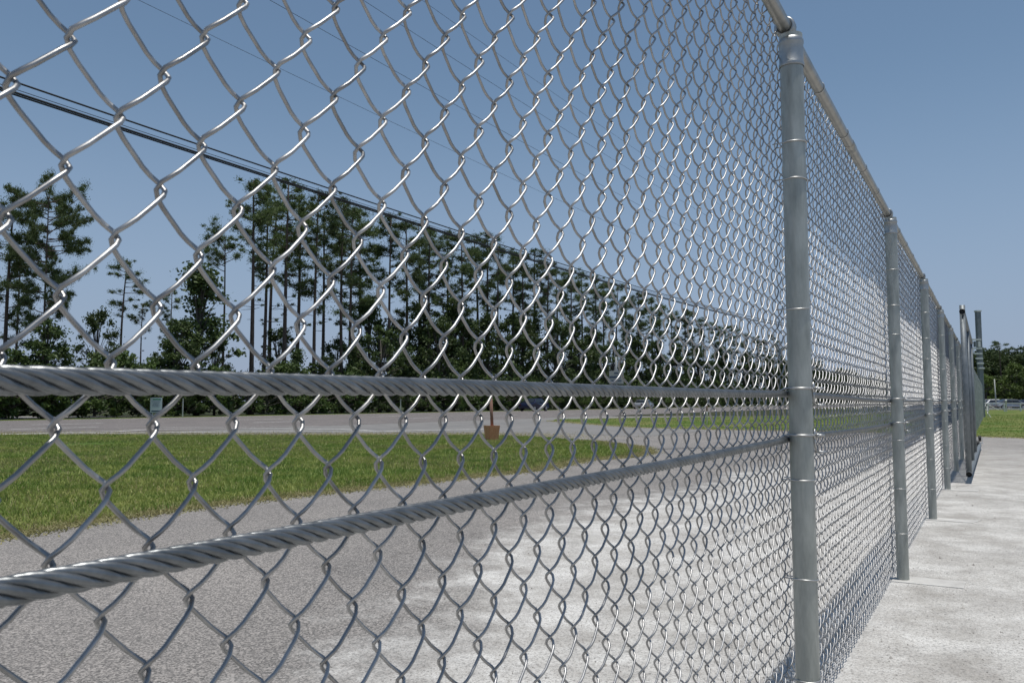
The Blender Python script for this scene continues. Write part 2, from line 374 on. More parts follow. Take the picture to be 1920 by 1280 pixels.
# tar seam across the lot
P = [G(x, y)[:2] for x, y in ((1225, 842), (1330, 839), (1420, 838.5), (1500, 839), (1620, 838), (1700, 839))]
V = []; 
for i, p in enumerate(P):
    V += [(p[0], p[1] - .09, .004), (p[0], p[1] + .09, .004)]
obj('tar_seam', mesh('tar_seam', V, [(2 * i, 2 * i + 2, 2 * i + 3, 2 * i + 1) for i in range(len(P) - 1)], M['seam']), kind='structure')

# ------------------------------------------------------------------ grass blades
def inside(P, poly):
    x, y = P[:, 0], P[:, 1]; c = np.zeros(len(P), bool); q = np.array([p[:2] for p in poly]); j = len(q) - 1
    for i in range(len(q)):
        xi, yi = q[i]; xj, yj = q[j]
        m_ = ((yi > y) != (yj > y)) & (x < (xj - xi) * (y - yi) / (yj - yi + 1e-12) + xi); c ^= m_; j = i
    return c
def grass(name, poly, lo, hi, n, h0, wd, label_mat, z=.008, bare=None):
    P = rng.uniform(lo, hi, (n, 2)); P = P[inside(P, poly)]
    P = P + rng.normal(0, .05, P.shape)
    # thin with distance
    if bare is not None: P = P[((P[:, 0] - bare[0]) / 1.15) ** 2 + ((P[:, 1] - bare[1]) / 1.1) ** 2 > rng.uniform(.0, 1.3, len(P))]
    d = np.linalg.norm(P, axis=1); keep = rng.random(len(P)) < np.clip(12 / d, .12, 1) ** 1.1; P = P[keep]; d = d[keep]
    k = len(P); a = rng.uniform(0, 2 * np.pi, k); hh = h0 * rng.uniform(.4, 1.25, k)
    ww = wd * (1 + d / 14); lean = rng.normal(0, .45, (k, 2)) * hh[:, None]
    c = np.c_[np.cos(a), np.sin(a)] * ww[:, None] / 2
    V = np.zeros((k, 3, 3)); V[:, 0, :2] = P - c; V[:, 1, :2] = P + c; V[:, 0:2, 2] = z - .004
    V[:, 2, :2] = P + lean; V[:, 2, 2] = z + hh
    me = quick(name, V.reshape(-1, 3), np.arange(3 * k).reshape(-1, 3), label_mat, 3)
    return me
isl_arr = isl
bp_ = G(165, 833)
g1 = grass('grass', isl_arr, (-22, 5), (4, 28), 520000, .05, .010, M['blade'], bare=bp_)
o = obj('grass', g1, kind='stuff')
def fringe(name, poly, n, band, i0, i1):
    q = [np.array(p_[:2]) for p_ in poly][i0:i1]; V = []
    seg = np.array([np.linalg.norm(q[i + 1] - q[i]) for i in range(len(q) - 1)]); pr = seg / seg.sum()
    idx = rng.choice(len(seg), n, p=pr); u = rng.random(n); A = np.array(q)[idx]; B = np.array(q)[idx + 1]
    P = A + (B - A) * u[:, None] + rng.normal(0, band, (n, 2)); a = rng.uniform(0, 6.28, n); d = np.linalg.norm(P, axis=1)
    w_ = .010 * (1 + d / 14); c = np.c_[np.cos(a), np.sin(a)] * w_[:, None] / 2; h_ = rng.uniform(.008, .034, n)
    V = np.zeros((n, 3, 3)); V[:, 0, :2] = P - c; V[:, 1, :2] = P + c; V[:, 0:2, 2] = .0; V[:, 2, :2] = P + rng.normal(0, .03, (n, 2)); V[:, 2, 2] = h_
    obj(name, quick(name, V.reshape(-1, 3), np.arange(3 * n).reshape(-1, 3), M['straw'], 3), kind='stuff')
fringe('dry_grass', isl, 52000, .17, 2, 13)
fringe('dry_grass', isl, 45000, 1.6, 13, 19)
fringe('dry_grass', lawn, 16000, .3, 0, 9)
# dry tufts in loose patches over the island
n_ = 46000; cen = rng.uniform((-20, 6), (4, 27), (150, 2)); P = cen[rng.integers(0, 150, n_)] + rng.normal(0, .55, (n_, 2)) * (1, .8); P = P[inside(P, isl)]; n_ = len(P)
a = rng.uniform(0, 6.28, n_); d = np.linalg.norm(P, axis=1); c = np.c_[np.cos(a), np.sin(a)] * (.010 * (1 + d / 14))[:, None] / 2
V = np.zeros((n_, 3, 3)); V[:, 0, :2] = P - c; V[:, 1, :2] = P + c; V[:, 0:2, 2] = .004; V[:, 2, :2] = P + rng.normal(0, .02, (n_, 2)); V[:, 2, 2] = rng.uniform(.04, .066, n_)
obj('dry_grass', quick('dry_grass', V.reshape(-1, 3), np.arange(3 * n_).reshape(-1, 3), M['straw'], 3), kind='stuff')
# loose grit on the paving
k_ = 9000; P = np.c_[rng.uniform(-4, 6, k_), rng.uniform(2.2, 14, k_)]; a = rng.uniform(0, 6.28, k_); sz = rng.uniform(.0025, .0055, k_) * (1 + (rng.random(k_) > .985) * 1.8)
T = np.array([(1, 0, 0), (-.5, .87, 0), (-.5, -.87, 0), (.1, 0, 1.1)]); V = np.zeros((k_, 4, 3))
V[..., 0] = P[:, :1] + (T[:, 0] * np.cos(a)[:, None] - T[:, 1] * np.sin(a)[:, None]) * sz[:, None]; V[..., 1] = P[:, 1:] + (T[:, 0] * np.sin(a)[:, None] + T[:, 1] * np.cos(a)[:, None]) * sz[:, None]; V[..., 2] = T[:, 2] * sz[:, None] + .0005
F = (np.array([(0, 1, 3), (1, 2, 3), (2, 0, 3)])[None] + 4 * np.arange(k_)[:, None, None]).reshape(-1, 3)
M['grit'] = mat('grit', (.08, .075, .07), .9, 0, (.45, .43, .40), 40)
obj('loose_grit', quick('loose_grit', V.reshape(-1, 3), F, M['grit'], 3), kind='stuff')
g2 = grass('grass', lawn, (2, 22), (45, 70), 200000, .03, .016, M['blade'])
o = obj('grass', g2, kind='stuff')

# ------------------------------------------------------------------ the fence
POST_L, FAB_L, ROPE_L = .51, .575, .5535
POST_S = [-.38] + [2.62 + 3.0 * i for i in range(0, 22)]
POST_R = .0355
TOPZ = 2.305; RAIL_L = .526                                            # rail axis
fence = thing('chain_link_fence', 'long galvanized chain-link fence with round posts, top rail and two twisted steel cables', 'fence', tuple(W(0, POST_L)))
F0 = W(0, POST_L)
def FL(s, l, z): return tuple(W(s, l, z) - F0)          # fence-local
# posts
mb = MB(); mb.lathe([(POST_R, 0), (POST_R, TOPZ - .03)], 28); post_me = mesh('fence_post', mb.V, mb.F, M['post'], True)
mb = MB(); mb.lathe([(.0378, -.125), (.0392, -.122), (.0392, -.114), (.0375, -.111), (.0375, -.052), (.0392, -.049), (.0392, -.040), (.034, -.028), (.012, -.020), (.0, -.019)], 28)
# the eye that holds the rail
a = np.linspace(0, 2 * math.pi, 20, endpoint=False)
for off in (-.011, 0, .011):
    mb.tube([(D[0] * off + N[0] * (.016 + math.cos(t) * .0265), D[1] * off + N[1] * (.016 + math.cos(t) * .0265), .012 + .0265 * math.sin(t)) for t in a], .0065, 8, closed=True)
cap_me = mesh('post_cap', mb.V, mb.F, M['cap'], True)
def ring(rad, wr, n=28, tilt=0, gap=True):
    # tie wire round the camera side of the post, ends hooked into the fabric behind
    t0 = math.atan2(-N[1], -N[0]); t = np.linspace(-2.3, 2.3, n)
    P = [(rad * math.cos(t0 + q), rad * math.sin(t0 + q), tilt * math.sin(q)) for q in t]
    e0 = np.array(P[0]) + N * .035 - D * .0; e1 = np.array(P[-1]) + N * .035
    P = [tuple(e0 + D * .004)] + P + [tuple(e1 - D * .004)]
    return P
tie_me = []
for tl in (.0015, -.003, .004):
    mb = MB(); mb.tube(ring(POST_R + .0022, .0021, tilt=tl), .0021, 6); tie_me.append(mesh('tie_wire', mb.V, mb.F, M['tie'], True))
# hook bolt that carries a cable: ring, upright pin, hanging strap, nut ends
mb = MB()
t0 = math.atan2(-N[1], -N[0]); rr_ = POST_R + .003
P = [np.array((rr_ * math.cos(t0 + q), rr_ * math.sin(t0 + q), 0.0)) for q in np.linspace(-2.5, .05, 22)]
e0 = P[0]
mb.tube([e0 + N * .034 + D * .004 + np.array([0, 0, -.030]), e0 + N * .030 - D * .002 + np.array([0, 0, -.012]), e0 + N * .014 - D * .002 + np.array([0, 0, -.002])] + P, .0032, 8)
pR = -N * (POST_R + .003) + D * .002
mb.tube([pR + [0, 0, -.012], pR + [0, 0, .018]], .0040, 8)
mb.tube([pR, pR - N * .030 + D * .006], .0032, 8); mb.tube([pR - N * .006, pR - N * .014], .0062, 6)
pL = pR + D * .016 - N * .002 + np.array([0, 0, -.052])
mb.tube([pR + [0, 0, -.006], pR + D * .006 + np.array([0, 0, -.028]), pL], .0030, 8)
mb.tube([pL + N * .006, pL - N * .028 + D * .004], .0032, 8); mb.tube([pL - N * .006, pL - N * .014], .0058, 6)
mb.tube([e0 + N * .034 + np.array([0, 0, -.024]), e0 + N * .030 - D * .014 + np.array([0, 0, -.020]), e0 + N * .026 - D * .016 + np.array([0, 0, -.038]), e0 + N * .036 - D * .004 + np.array([0, 0, -.046])], .0045, 8)
hook_me = mesh('cable_hook', mb.V, mb.F, M['tie'], True)
# cable heights at the posts, measured down the line
def rope_z(which, s):
    if which == 0: return EYE + float(np.interp(s, [-.4, .3, 2.62, 5.62, 8.62, 11.6, 70], [.012, .0132, .025, .003, .008, .006, .0]))
    return EYE + float(np.interp(s, [-.4, .3, 1.2, 2.62, 5.62, 8.62, 11.6, 70], [-.124, -.124, -.1225, -.119, -.146, -.13, -.13, -.12]))
for i, s in enumerate(POST_S):
    near = i < 8
    p = obj('fence_post', post_me, fence, FL(s, POST_L, 0)); p.rotation_euler = (0, 0, random.random() * 6)
    c = obj('post_cap', cap_me, fence, FL(s, POST_L, TOPZ - .012))
    if near:
        zs = [TOPZ - .36, TOPZ - .60, 1.10 + .60 - .18, .86, .56, .28] if i > 1 else [1.93, 1.80, 1.40, .87, .562, .26]
        for j, z in enumerate(zs):
            t = obj('tie_wire', tie_me[j % 3], p, (0, 0, z + random.uniform(-.01, .01))); t.rotation_euler = (0, 0, -p.rotation_euler.z)
        for which in (0, 1):
            t = obj('cable_hook', hook_me, p, (0, 0, rope_z(which, s) + .017)); t.rotation_euler = (0, 0, -p.rotation_euler.z)
# top rail with swaged joints
mb = MB(); mb.tube([(0, 0, 0), (D[0] * 3.02, D[1] * 3.02, 0)], .0212, 20, caps=False); rail_me = mesh('top_rail', mb.V, mb.F, M['rail'], True)
mb = MB(); mb.tube([(0, 0, 0), (D[0] * .10, D[1] * .10, 0)], .0232, 20); sleeve_me = mesh('rail_sleeve', mb.V, mb.F, M['rail'], True)
mb = MB()
P = [(-N[0] * math.cos(t) * .0228, -N[1] * math.cos(t) * .0228, -.0228 * math.sin(t)) for t in np.linspace(-2.2, 2.2, 16)]
mb.tube(P, .0019, 6); rtie_me = mesh('rail_tie', mb.V, mb.F, M['tie'], True)
for i, s in enumerate(POST_S[:-1]):
    L_ = POST_S[i + 1] - s
    r = obj('top_rail', rail_me, fence, FL(s, RAIL_L, TOPZ)); r.scale = (L_ / 3.0,) * 2 + (1,)
    if i < 8:
        for k in range(1, 5):
            obj('rail_tie', rtie_me, r, tuple(D * (3 * k / 5 + random.uniform(-.05, .05))))
        obj('rail_sleeve', sleeve_me, r, tuple(D * (1.35 if i % 2 else 1.7)))
# steel cables: six strands each, every strand scalloped by its own wires
def rope(which, s0, s1, step, n, near):
    ss = np.arange(s0, s1 + step, step)
    base = np.array([W(s, ROPE_L, rope_z(which, s)) - F0 for s in ss])
    base[:, 2] += .0015 * np.sin(ss * 2.3 + which)
    LAY, Rr, rs = .118, .0068, .00330
    par = MB(); par.tube(base[::max(1, int(.02 / step))], .0030, 8)
    core = par.build('steel_cable', M['cable'], fence, True)  # near-black core paints shade into the grooves between the strands
    up = np.array([0, 0, 1.0]); lat = -N
    for k in range(6):
        ph = 2 * np.pi * (ss / LAY) * (-1) + k * np.pi / 3
        # handed so that the grooves run down to the right seen from the camera side
        cen = base + Rr * (np.cos(ph)[:, None] * lat + np.sin(ph)[:, None] * up)
        T = np.gradient(cen, axis=0); T /= np.linalg.norm(T, axis=1)[:, None]
        U = np.cos(ph)[:, None] * lat + np.sin(ph)[:, None] * up; U -= T * (U * T).sum(1)[:, None]; U /= np.linalg.norm(U, axis=1)[:, None]
        Vv = np.cross(T, U)
        a = np.arange(n) * 2 * np.pi / n
        if near:
            lobes = 9; tw = 2 * np.pi * ss / .045
            rr = rs * (1 + .10 * np.abs(np.cos(lobes / 2 * (a[None, :] + tw[:, None]))))
        else: rr = np.full((len(ss), n), rs * 1.02)
        V = cen[:, None, :] + rr[:, :, None] * (np.cos(a)[None, :, None] * U[:, None, :] + np.sin(a)[None, :, None] * Vv[:, None, :])
        i = np.arange(len(ss) - 1)[:, None] * n; q = np.arange(n)[None, :]; q2 = (q + 1) % n
        F = np.stack([i + q, i + q2, i + n + q2, i + n + q], -1).reshape(-1, 4)
        obj('strand', quick('strand', V.reshape(-1, 3), F, M['rope'], 4, True), core)
for which in (0, 1):
    rope(which, -.38, 2.62, .0035, 36, True)
    rope(which, 2.6215, 11.6, .009, 7, False)
    mb = MB(); mb.tube([np.array(FL(s, ROPE_L, rope_z(which, s))) for s in np.arange(11.6015, 65.6, 3)], .0095, 8)
    mb.build('steel_cable', M['rope'], fence, True)
# fabric
PITCH_S, HZ = .0396, .0955
S_REF = .3218 * .575 / .56; Z_REF = EYE + (-.0167) * .575 / .56    # a measured knot
WR = .0021
fab = obj('fence_fabric', None, fence)
zbot, ztop = .03, TOPZ + .035
def wire_path(odd, m_per, zb, zt):
    """one flattened coil: right extreme knots at z_ref + k*HZ (even) or half a pitch off (odd)"""
    z = np.arange(zb, zt, HZ / m_per)
    zr = Z_REF + (HZ / 2 if odd else 0)
    th = 2 * np.pi * (z - zr) / HZ                       # th = 0 at the right-hand extreme
    amp = PITCH_S / 2 + WR * 1.4
    x = amp * (np.cos(th) + .105 * np.cos(3 * th) + .02 * np.cos(5 * th)) / 1.125
    # rising legs (th -pi..0) on the camera side
    y = -.0102 * (np.sin(th) + .14 * np.sin(3 * th)); u = np.clip((z - 1.5) / .85, 0, 1); y = y + .020 * u * u * (3 - 2 * u)
    return x, y, z
def wire_mesh(odd, m_per=16, n=6, tail=True):
    x, y, z = wire_path(odd, m_per, zbot, ztop)
    P = x[:, None] * D - y[:, None] * N + np.c_[0 * z, 0 * z, z]
    mb = MB(); mb.tube(P, WR, n)
    return mesh('mesh_wire', mb.V, mb.F, M['wire'], True)
wm = [[wire_mesh(0)], [wire_mesh(1)]]
# wire k lies between knot columns; its right extreme column parity sets odd/even
k0 = int(round((-.36 - S_REF) / PITCH_S)); NW = 300
def sag(s):                                             # cables press the fabric back between posts a little
    t = (s - .0) % 3.0; return .0009 * math.sin(s * 2.1) + .0006 * math.sin(s * 7.3)
for i in range(NW):
    k = k0 + i; sr = S_REF + k * PITCH_S; odd = k % 2
    o = obj('mesh_wire', wm[odd][0], fab)
    s_c = sr - PITCH_S / 2
    o.location = FL(s_c, FAB_L + sag(s_c) + random.uniform(-.0007, .0007), random.uniform(-.0012, .0012))
    o.rotation_euler = (random.uniform(-.0012, .0012), random.uniform(-.0012, .0012), random.uniform(-.085, .085))
# farther fabric, one mesh
kk = np.arange(k0 + NW, int((65.6 - S_REF) / PITCH_S))
def far_fabric(kk, m_per, n):
    allV = []; allF = []; off = 0
    for k in kk:
        odd = k % 2; x, y, z = wire_path(odd, m_per, zbot, ztop); s_c = S_REF + k * PITCH_S - PITCH_S / 2
        P = (s_c + x)[:, None] * D + (FAB_L + sag(s_c) - y)[:, None] * N + np.c_[0 * z, 0 * z, z] - F0
        a = np.arange(n) * 2 * np.pi / n
        o3 = (np.cos(a)[:, None] * D + np.sin(a)[:, None] * N) * WR * 1.15
        V = (P[:, None, :] + o3[None]).reshape(-1, 3)
        i = np.arange(len(z) - 1)[:, None] * n; q = np.arange(n)[None]; q2 = (q + 1) % n
        F = np.stack([i + q, i + q2, i + n + q2, i + n + q], -1).reshape(-1, 4) + off
        allV.append(V); allF.append(F); off += len(V)
    return quick('distant_mesh_wires', np.concatenate(allV), np.concatenate(allF), M['wire'], 4, True)
n1 = int(9 / PITCH_S)
obj('distant_mesh_wires', far_fabric(kk[:n1], 8, 3), fab, kind='stuff')
obj('distant_mesh_wires', far_fabric(kk[n1:], 4, 3), fab, kind='stuff')
# concrete patches at the post feet
mb = MB(); c0 = np.array([0, 0, 0.])
for i in range(1, 6):
    s = POST_S[i]
    V = [W(s - .10, POST_L + .06), W(s + .11, POST_L + .05), W(s + .12, POST_L - .34 - .05 * (i % 2)), W(s - .09, POST_L - .33)]
    me = mesh('concrete_footing', [(v[0], v[1], z) for z in (-.01, .004) for v in V], [(4, 5, 6, 7), (0, 1, 5, 4), (1, 2, 6, 5), (2, 3, 7, 6), (3, 0, 4, 7)], M['concrete'])
    obj('concrete_footing', me, kind='structure')

# ------------------------------------------------------------------ sliding gate leaf parked in front of the fence
gl = .292
gs0, gs1 = 12.6, 18.0
gate = thing('sliding_gate', 'parked steel sliding gate leaf with open pipe ends leaning along the fence', 'gate', tuple(W(gs0, gl)))
GF = W(gs0, gl)
def gl_(s, z, l=0): return tuple(W(s, gl + l, z) - GF)
def pipe(p0, p1, r, name, m, par, n=16):                 # open-ended pipe; a black disc inside stands for the shade in the bore
    p0 = np.array(p0); p1 = np.array(p1); d = (p1 - p0) / np.linalg.norm(p1 - p0)
    V1, F1 = tube([p0, p1], r, n, caps=False); V2, F2 = tube([p1, p0], r * .88, n, caps=False)
    mb = MB(); mb.add(V1, F1); mb.add(V2, F2)
    # annular lips
    for base_a, base_b in ((0, 3 * n), (n, 2 * n)):
        pass
    o = mb.build(name, m, par, True)
    mb = MB(); mb.tube([p0 + d * .03, p0 + d * .031], r * .87, n); mb.build('bore_shade', M['black'], o)
    return o
pipe(gl_(gs0 - .04, .125), gl_(gs1 + 3.6, .10, -.03), .037, 'bottom_pipe', M['steel'], gate)
pipe(gl_(gs0 - .04, 2.33), gl_(gs1, 2.24), .037, 'top_pipe', M['steel'], gate)
mb = MB(); mb.tube([gl_(gs0 + .09, .10), gl_(gs0 + .09, 2.43)], .036, 16); mb.build('gate_stile', M['steel'], gate, True)
for s in (15.2, 17.9):
    mb = MB(); mb.tube([gl_(s, .125), gl_(s, 2.26)], .028, 12); mb.build('gate_stile', M['steel'], gate, True)
for s in (12.7, 15.2):
    mb = MB(); mb.tube([gl_(s, .16, .02), gl_(s + 2.6, 2.22, .02)], .006, 6); mb.build('brace_rod', M['steel'], gate, True)
# gate fabric as one part
kk2 = np.arange(0, int((gs1 - gs0) / PITCH_S))
allV = []; allF = []; off = 0
for k in kk2:
    x, y, z = wire_path(k % 2, 6, .18, 2.24); s_c = gs0 + .06 + k * PITCH_S
    P = (s_c + x)[:, None] * D + (gl + .03 - y)[:, None] * N + np.c_[0 * z, 0 * z, z] - GF
    a = np.arange(3) * 2 * np.pi / 3; o3 = (np.cos(a)[:, None] * D + np.sin(a)[:, None] * N) * WR
    V = (P[:, None, :] + o3[None]).reshape(-1, 3); n = 3
    i = np.arange(len(z) - 1)[:, None] * n; q = np.arange(n)[None]; q2 = (q + 1) % n
    allV.append(V); allF.append(np.stack([i + q, i + q2, i + n + q2, i + n + q], -1).reshape(-1, 4) + off); off += len(V)
obj('gate_mesh_wires', quick('gate_mesh_wires', np.concatenate(allV), np.concatenate(allF), M['wire'], 4, True), gate, kind='stuff')
for px, yb in ((1834, 843), (1837.5, 831)):
    g_ = G(px, yb); loc = (g_[0], g_[1], 0)
    t = thing('gate_roller', 'black rubber roller bracket nearest along the gate bottom pipe' if px < 1836 else 'black rubber roller bracket farther along the gate bottom pipe', 'roller', loc, -TH)
    mb = MB(); mb.box((0, 0, .012), (.16, .2, .024)); mb.box((.055, 0, .09), (.012, .12, .15)); mb.box((-.055, 0, .09), (.012, .12, .15)); mb.build('roller_bracket', M['white'], t)
    mb = MB(); mb.tube([(-.035, 0, .13), (-.034, 0, .13), (.034, 0, .13), (.035, 0, .13)], [.06, .075, .075, .06], 18); mb.build('roller_wheel', M['black'], t, True)

# tall pole with stepped crossarms behind the far end of the fence
ZQ = 58.; XQ = (1840.5 - 960) / 1514 * ZQ; gp = thing('equipment_pole', 'tall grey pole with stacked short pale crossarms above the far end of the fence', 'pole', (XQ, ZQ, 0))
SPB = (XQ, ZQ); top = ZP(SPB, 584); kq = ZQ / 1514
mb = MB(); mb.box((0, 0, top / 2), (.30, .30, top)); bevel(mb.build('pole_shaft', M['steel'], gp), .02)
mb = MB(); mb.box((0, 0, top + .03), (.36, .36, .10)); mb.build('pole_cap', M['white'], gp)
for j, (y, x0, x1) in enumerate(((637, 1820, 1834), (653.5, 1820, 1835), (663, 1823, 1835), (672, 1825.5, 1836), (681, 1828, 1837), (690, 1830.5, 1838))):
    z = ZP(SPB, y); xa, xb = (x0 - 1836.5) * kq, (x1 - 1834) * kq
    mb = MB(); mb.box(((xa + xb) / 2, -.22, z), (xb - xa, .14, .11)); mb.build('crossarm', M['white'], gp)
z0, z1 = ZP(SPB, 652), ZP(SPB, 639)
mb = MB(); mb.box((-.16, -.22, (z0 + z1) / 2), (.16, .2, z1 - z0 - .1)); mb.build('equipment_box', M['white'], gp)
mb = MB(); mb.box((-.42, -.22, (z0 + z1) / 2), (.14, .2, z1 - z0 - .1)); mb.build('equipment_box', M['steel'], gp)

# bent brace at the far end of the fence
e = G(1856, 786); t = thing('bent_brace', 'crumpled white wire brace sticking out at the far end of the fence', 'brace', (e[0], e[1], .02))
k = e[1] / FPX
mb = MB()
for a_, b_ in (((-7, 34), (2, 3)), ((2, 3), (-3, 20)), ((-8, 22), (-1, 30)), ((-4, 10), (1, 24)), ((-7, 30), (22, 17))):
    mb.tube([(a_[0] * k, 0, a_[1] * k), (b_[0] * k, .3, b_[1] * k)], .018, 6)
mb.build('bent_wire', M['white'], t)

# ------------------------------------------------------------------ wooden post in a box on the island
p = G(922, 825.5); k = p[1] / FPX
bx = thing('wooden_planter', 'reddish brown square wooden box with an upright leaning stake on the grass island', 'planter', (p[0], p[1], .02), .55)
wd, hh = .33, .41
for q, (cx, cy, rz) in enumerate(((0, -wd / 2, 0), (wd / 2, 0, math.pi / 2), (0, wd / 2, math.pi), (-wd / 2, 0, -math.pi / 2))):
    for j in range(4):
        c = math.cos(rz); s_ = math.sin(rz); u = (-1.5 + j) * wd / 4
        b_w = wd / 4 * .95
        mb = MB(); zb, zt_ = 0.0, hh * (1 - .012 * ((j * 3 + q) % 3))
        def pt(uu, vv, z):
            f = .80 + .22 * z / hh
            X, Y = uu * f, (-wd / 2 + vv) * f
            return (X * c - Y * s_, X * s_ + Y * c, z)
        V = [pt(u - b_w / 2, -.009, zb), pt(u + b_w / 2, -.009, zb), pt(u + b_w / 2, .009, zb), pt(u - b_w / 2, .009, zb), pt(u - b_w / 2, -.009, zt_), pt(u + b_w / 2, -.009, zt_), pt(u + b_w / 2, .009, zt_), pt(u - b_w / 2, .009, zt_)]
        mb.add(V, [(0, 3, 2, 1), (4, 5, 6, 7), (0, 1, 5, 4), (1, 2, 6, 5), (2, 3, 7, 6), (3, 0, 4, 7)])
        mb.build('plank', M['wood'], bx)
mb = MB(); mb.box((0, 0, hh * .86), (wd * .9, wd * .9, .03)); mb.build('soil_fill', M['wood'], bx)
mb = MB(); mb.tube([(.02, 0, hh * .5), (-.04, -.02, 1.18)], [.048, .042], 10); mb.build('stake', M['rust'], bx, True)
# stakes in the far lawn and posts along the road
def marker(px, y0, y1, label, m, r=.045, cap=None, capm=None):
    g_ = G(px, y1); k_ = g_[1] / FPX; hgt = (y1 - y0) * k_
    t = thing('marker_post', label, 'post', (g_[0], g_[1], 0))
    mb = MB(); mb.tube([(0, 0, 0), (0, 0, hgt)], r, 8); mb.build('post_shaft', m, t, True)
    if cap: mb = MB(); mb.tube([(0, 0, hgt * (1 - cap)), (0, 0, hgt + .01)], r * 1.15, 8); mb.build('post_band', capm, t, True)
marker(1271, 769, 789, 'short dark steel post standing in the far lawn strip', M['rust'], .04)
marker(1326, 757, 797, 'tall pale post with a rusty top in the far lawn strip', M['white'], .03, .35, M['rust'])
def verge_post(px, y0, label):
    s = S_AT(px, R1 + 1); b = W(s, R1 + 1); zt_ = ZP(b, y0)
    t = thing('marker_post', label, 'post', tuple(b)); mb = MB(); mb.box((0, 0, zt_ / 2), (.09, .03, zt_), -TH); mb.build('post_shaft', M['white'], t)
    mb = MB(); mb.box((.0, 0, zt_ - .12), (.11, .036, .18), -TH); mb.build('reflector', M['signpale'], t)
verge_post(343, 747, 'thin white roadside post right of the small notice board')
verge_post(751, 748, 'thin white roadside post under the cable in the middle of the verge')
# small notice board
s = S_AT(293, R1 + 1.2); b = W(s, R1 + 1.2); kz = b[1] / FPX
t = thing('notice_board', 'small pale blue notice board with green header on two legs across the road', 'sign', tuple(b))
z0, z1 = ZP(b, 773.5), ZP(b, 745); wb = 22 * kz
mb = MB(); mb.box((0, 0, (z0 + z1) / 2), (wb, .03, z1 - z0)); sb = mb.build('sign_panel', M['signblue'], t)
mb = MB(); mb.box((.06 * wb, -.02, z1 - .12), (wb * .7, .006, .10)); mb.build('sign_header', M['signgreen'], sb)
mb = MB(); mb.box((.02 * wb, -.02, z0 + .12), (wb * .8, .006, .09)); mb.build('sign_footer', M['signdark'], sb)
for j in range(5):
    mb = MB(); mb.box((-.02 + (j % 2) * .03, -.02, z1 - .28 - j * .085), (wb * (.7 - .12 * (j % 3)), .004, .018)); mb.build('print_line', M['signdark'], sb)
for sx in (-1, 1):
    mb = MB(); mb.tube([(sx * wb * .28, .03, 0), (sx * wb * .40, .03, z1)], .025, 8); mb.build('sign_leg', M['white'], t)
# pale sign on a post
lb = 30.; s = S_AT(1156, lb); b = W(s, lb); kz = b[1] / FPX
lb = 50.2; s = S_AT(1156, lb); b = W(s, lb); kz = b[1] / FPX
z0, z1 = ZP(b, 719.5), ZP(b, 695)
t = thing('roadside_sign', 'large pale square sign on a grey pole across the road in front of the trees', 'sign', tuple(b))
mb = MB(); mb.box((0, 0, (z0 + z1) / 2), (27 * kz, .08, z1 - z0)); sb = mb.build('sign_panel', M['signpale'], t)
mb = MB(); mb.box((0, -.05, (z0 + z1) / 2 - .25 * (z1 - z0)), (19 * kz, .02, .16)); mb.build('print_line', M['signdark'], sb)
mb = MB(); mb.box((-.2, -.05, (z0 + z1) / 2 + .05), (21 * kz, .02, .28)); mb.build('print_line', M['signdark'], sb)
mb = MB(); mb.box((0, -.05, z1 - .35), (8 * kz, .02, .2)); mb.build('print_line', M['signdark'], sb)
mb = MB(); mb.tube([(0, .15, 0), (0, .15, z1 + 2.2)], .16, 10); mb.build('sign_pole', M['steel'], t, True)

# ------------------------------------------------------------------ utility poles and overhead lines
ULAT = 20.0
pole_s = [-38, 102, 221, 345]
HEAVY = [(145, .024), (165, .030), (169.5, .022)]
THIN = [(265, .006), (515, .008), (690, .008), (800, .007)]
heights_h = [Z_AT(0, y, ULAT) for y, _ in HEAVY]; heights_t = [Z_AT(x, 0, ULAT) for x, _ in THIN]
for i, s in enumerate(pole_s):
    lab = ['wooden utility pole behind the camera beside the road', 'wooden utility pole carrying the lines, hidden behind the nearest fence post', 'distant wooden utility pole behind the second fence post', 'farthest wooden utility pole along the road'][i]
    t = thing('utility_pole', lab, 'utility pole', tuple(W(s, ULAT)), -TH)
    mb = MB(); mb.tube([(0, 0, 0), (0, 0, 19)], [.19, .12], 12); mb.build('pole_shaft', M['polewood'], t, True)
    for z in (heights_t[0] + 1, heights_t[3] + .6):
        mb = MB(); mb.box((0, 0, z), (2.2, .1, .12)); mb.build('crossarm', M['polewood'], t)
def line(name, off, hfun, r, lab, grp):
    ss = []
    for a_, b_ in zip(pole_s[:-1], pole_s[1:]): ss += list(np.linspace(a_, b_, 28)[:-1])
    ss.append(pole_s[-1])
    P = [W(s, ULAT + off, hfun(s)) for s in ss]
    b0 = P[0].copy(); t = obj(name, None, None, tuple(b0), lab, 'cable', grp)
    mb = MB(); mb.tube([p - b0 for p in P], r, 6); mb.build('cable_run', M['cable'], t, True)
def sagf(base):
    def f(s):
        if s < 102: return base - .17 + .00036 * (s - 32) ** 2
        i = 1 if s < 221 else 2; a_, b_ = pole_s[i], pole_s[i + 1]; top = base - .17 + .00036 * 70 ** 2
        t = (s - a_) / (b_ - a_); return top - 4 * 1.4 * t * (1 - t)
    return f
labs = ['thick black overhead cable, uppermost of the low bundle crossing in front of the pines', 'thick black overhead cable, middle of the low bundle', 'thick black overhead cable, lowest of the low bundle']
for (y, r), h, lb_ in zip(HEAVY, heights_h, labs): line('overhead_cable', 0, sagf(h), r, lb_, 'low cables along the road')
for j, dz in enumerate((.035, .10)):
    f0 = sagf(heights_h[1]); line('overhead_cable', .05, (lambda s, f0=f0, dz=dz: f0(s) + dz + .0016 * max(0, s - 14)), .009, 'thin black line just above the thick bundle, ' + ('nearer the thick cable' if j == 0 else 'nearer the upper cable'), 'low cables along the road')
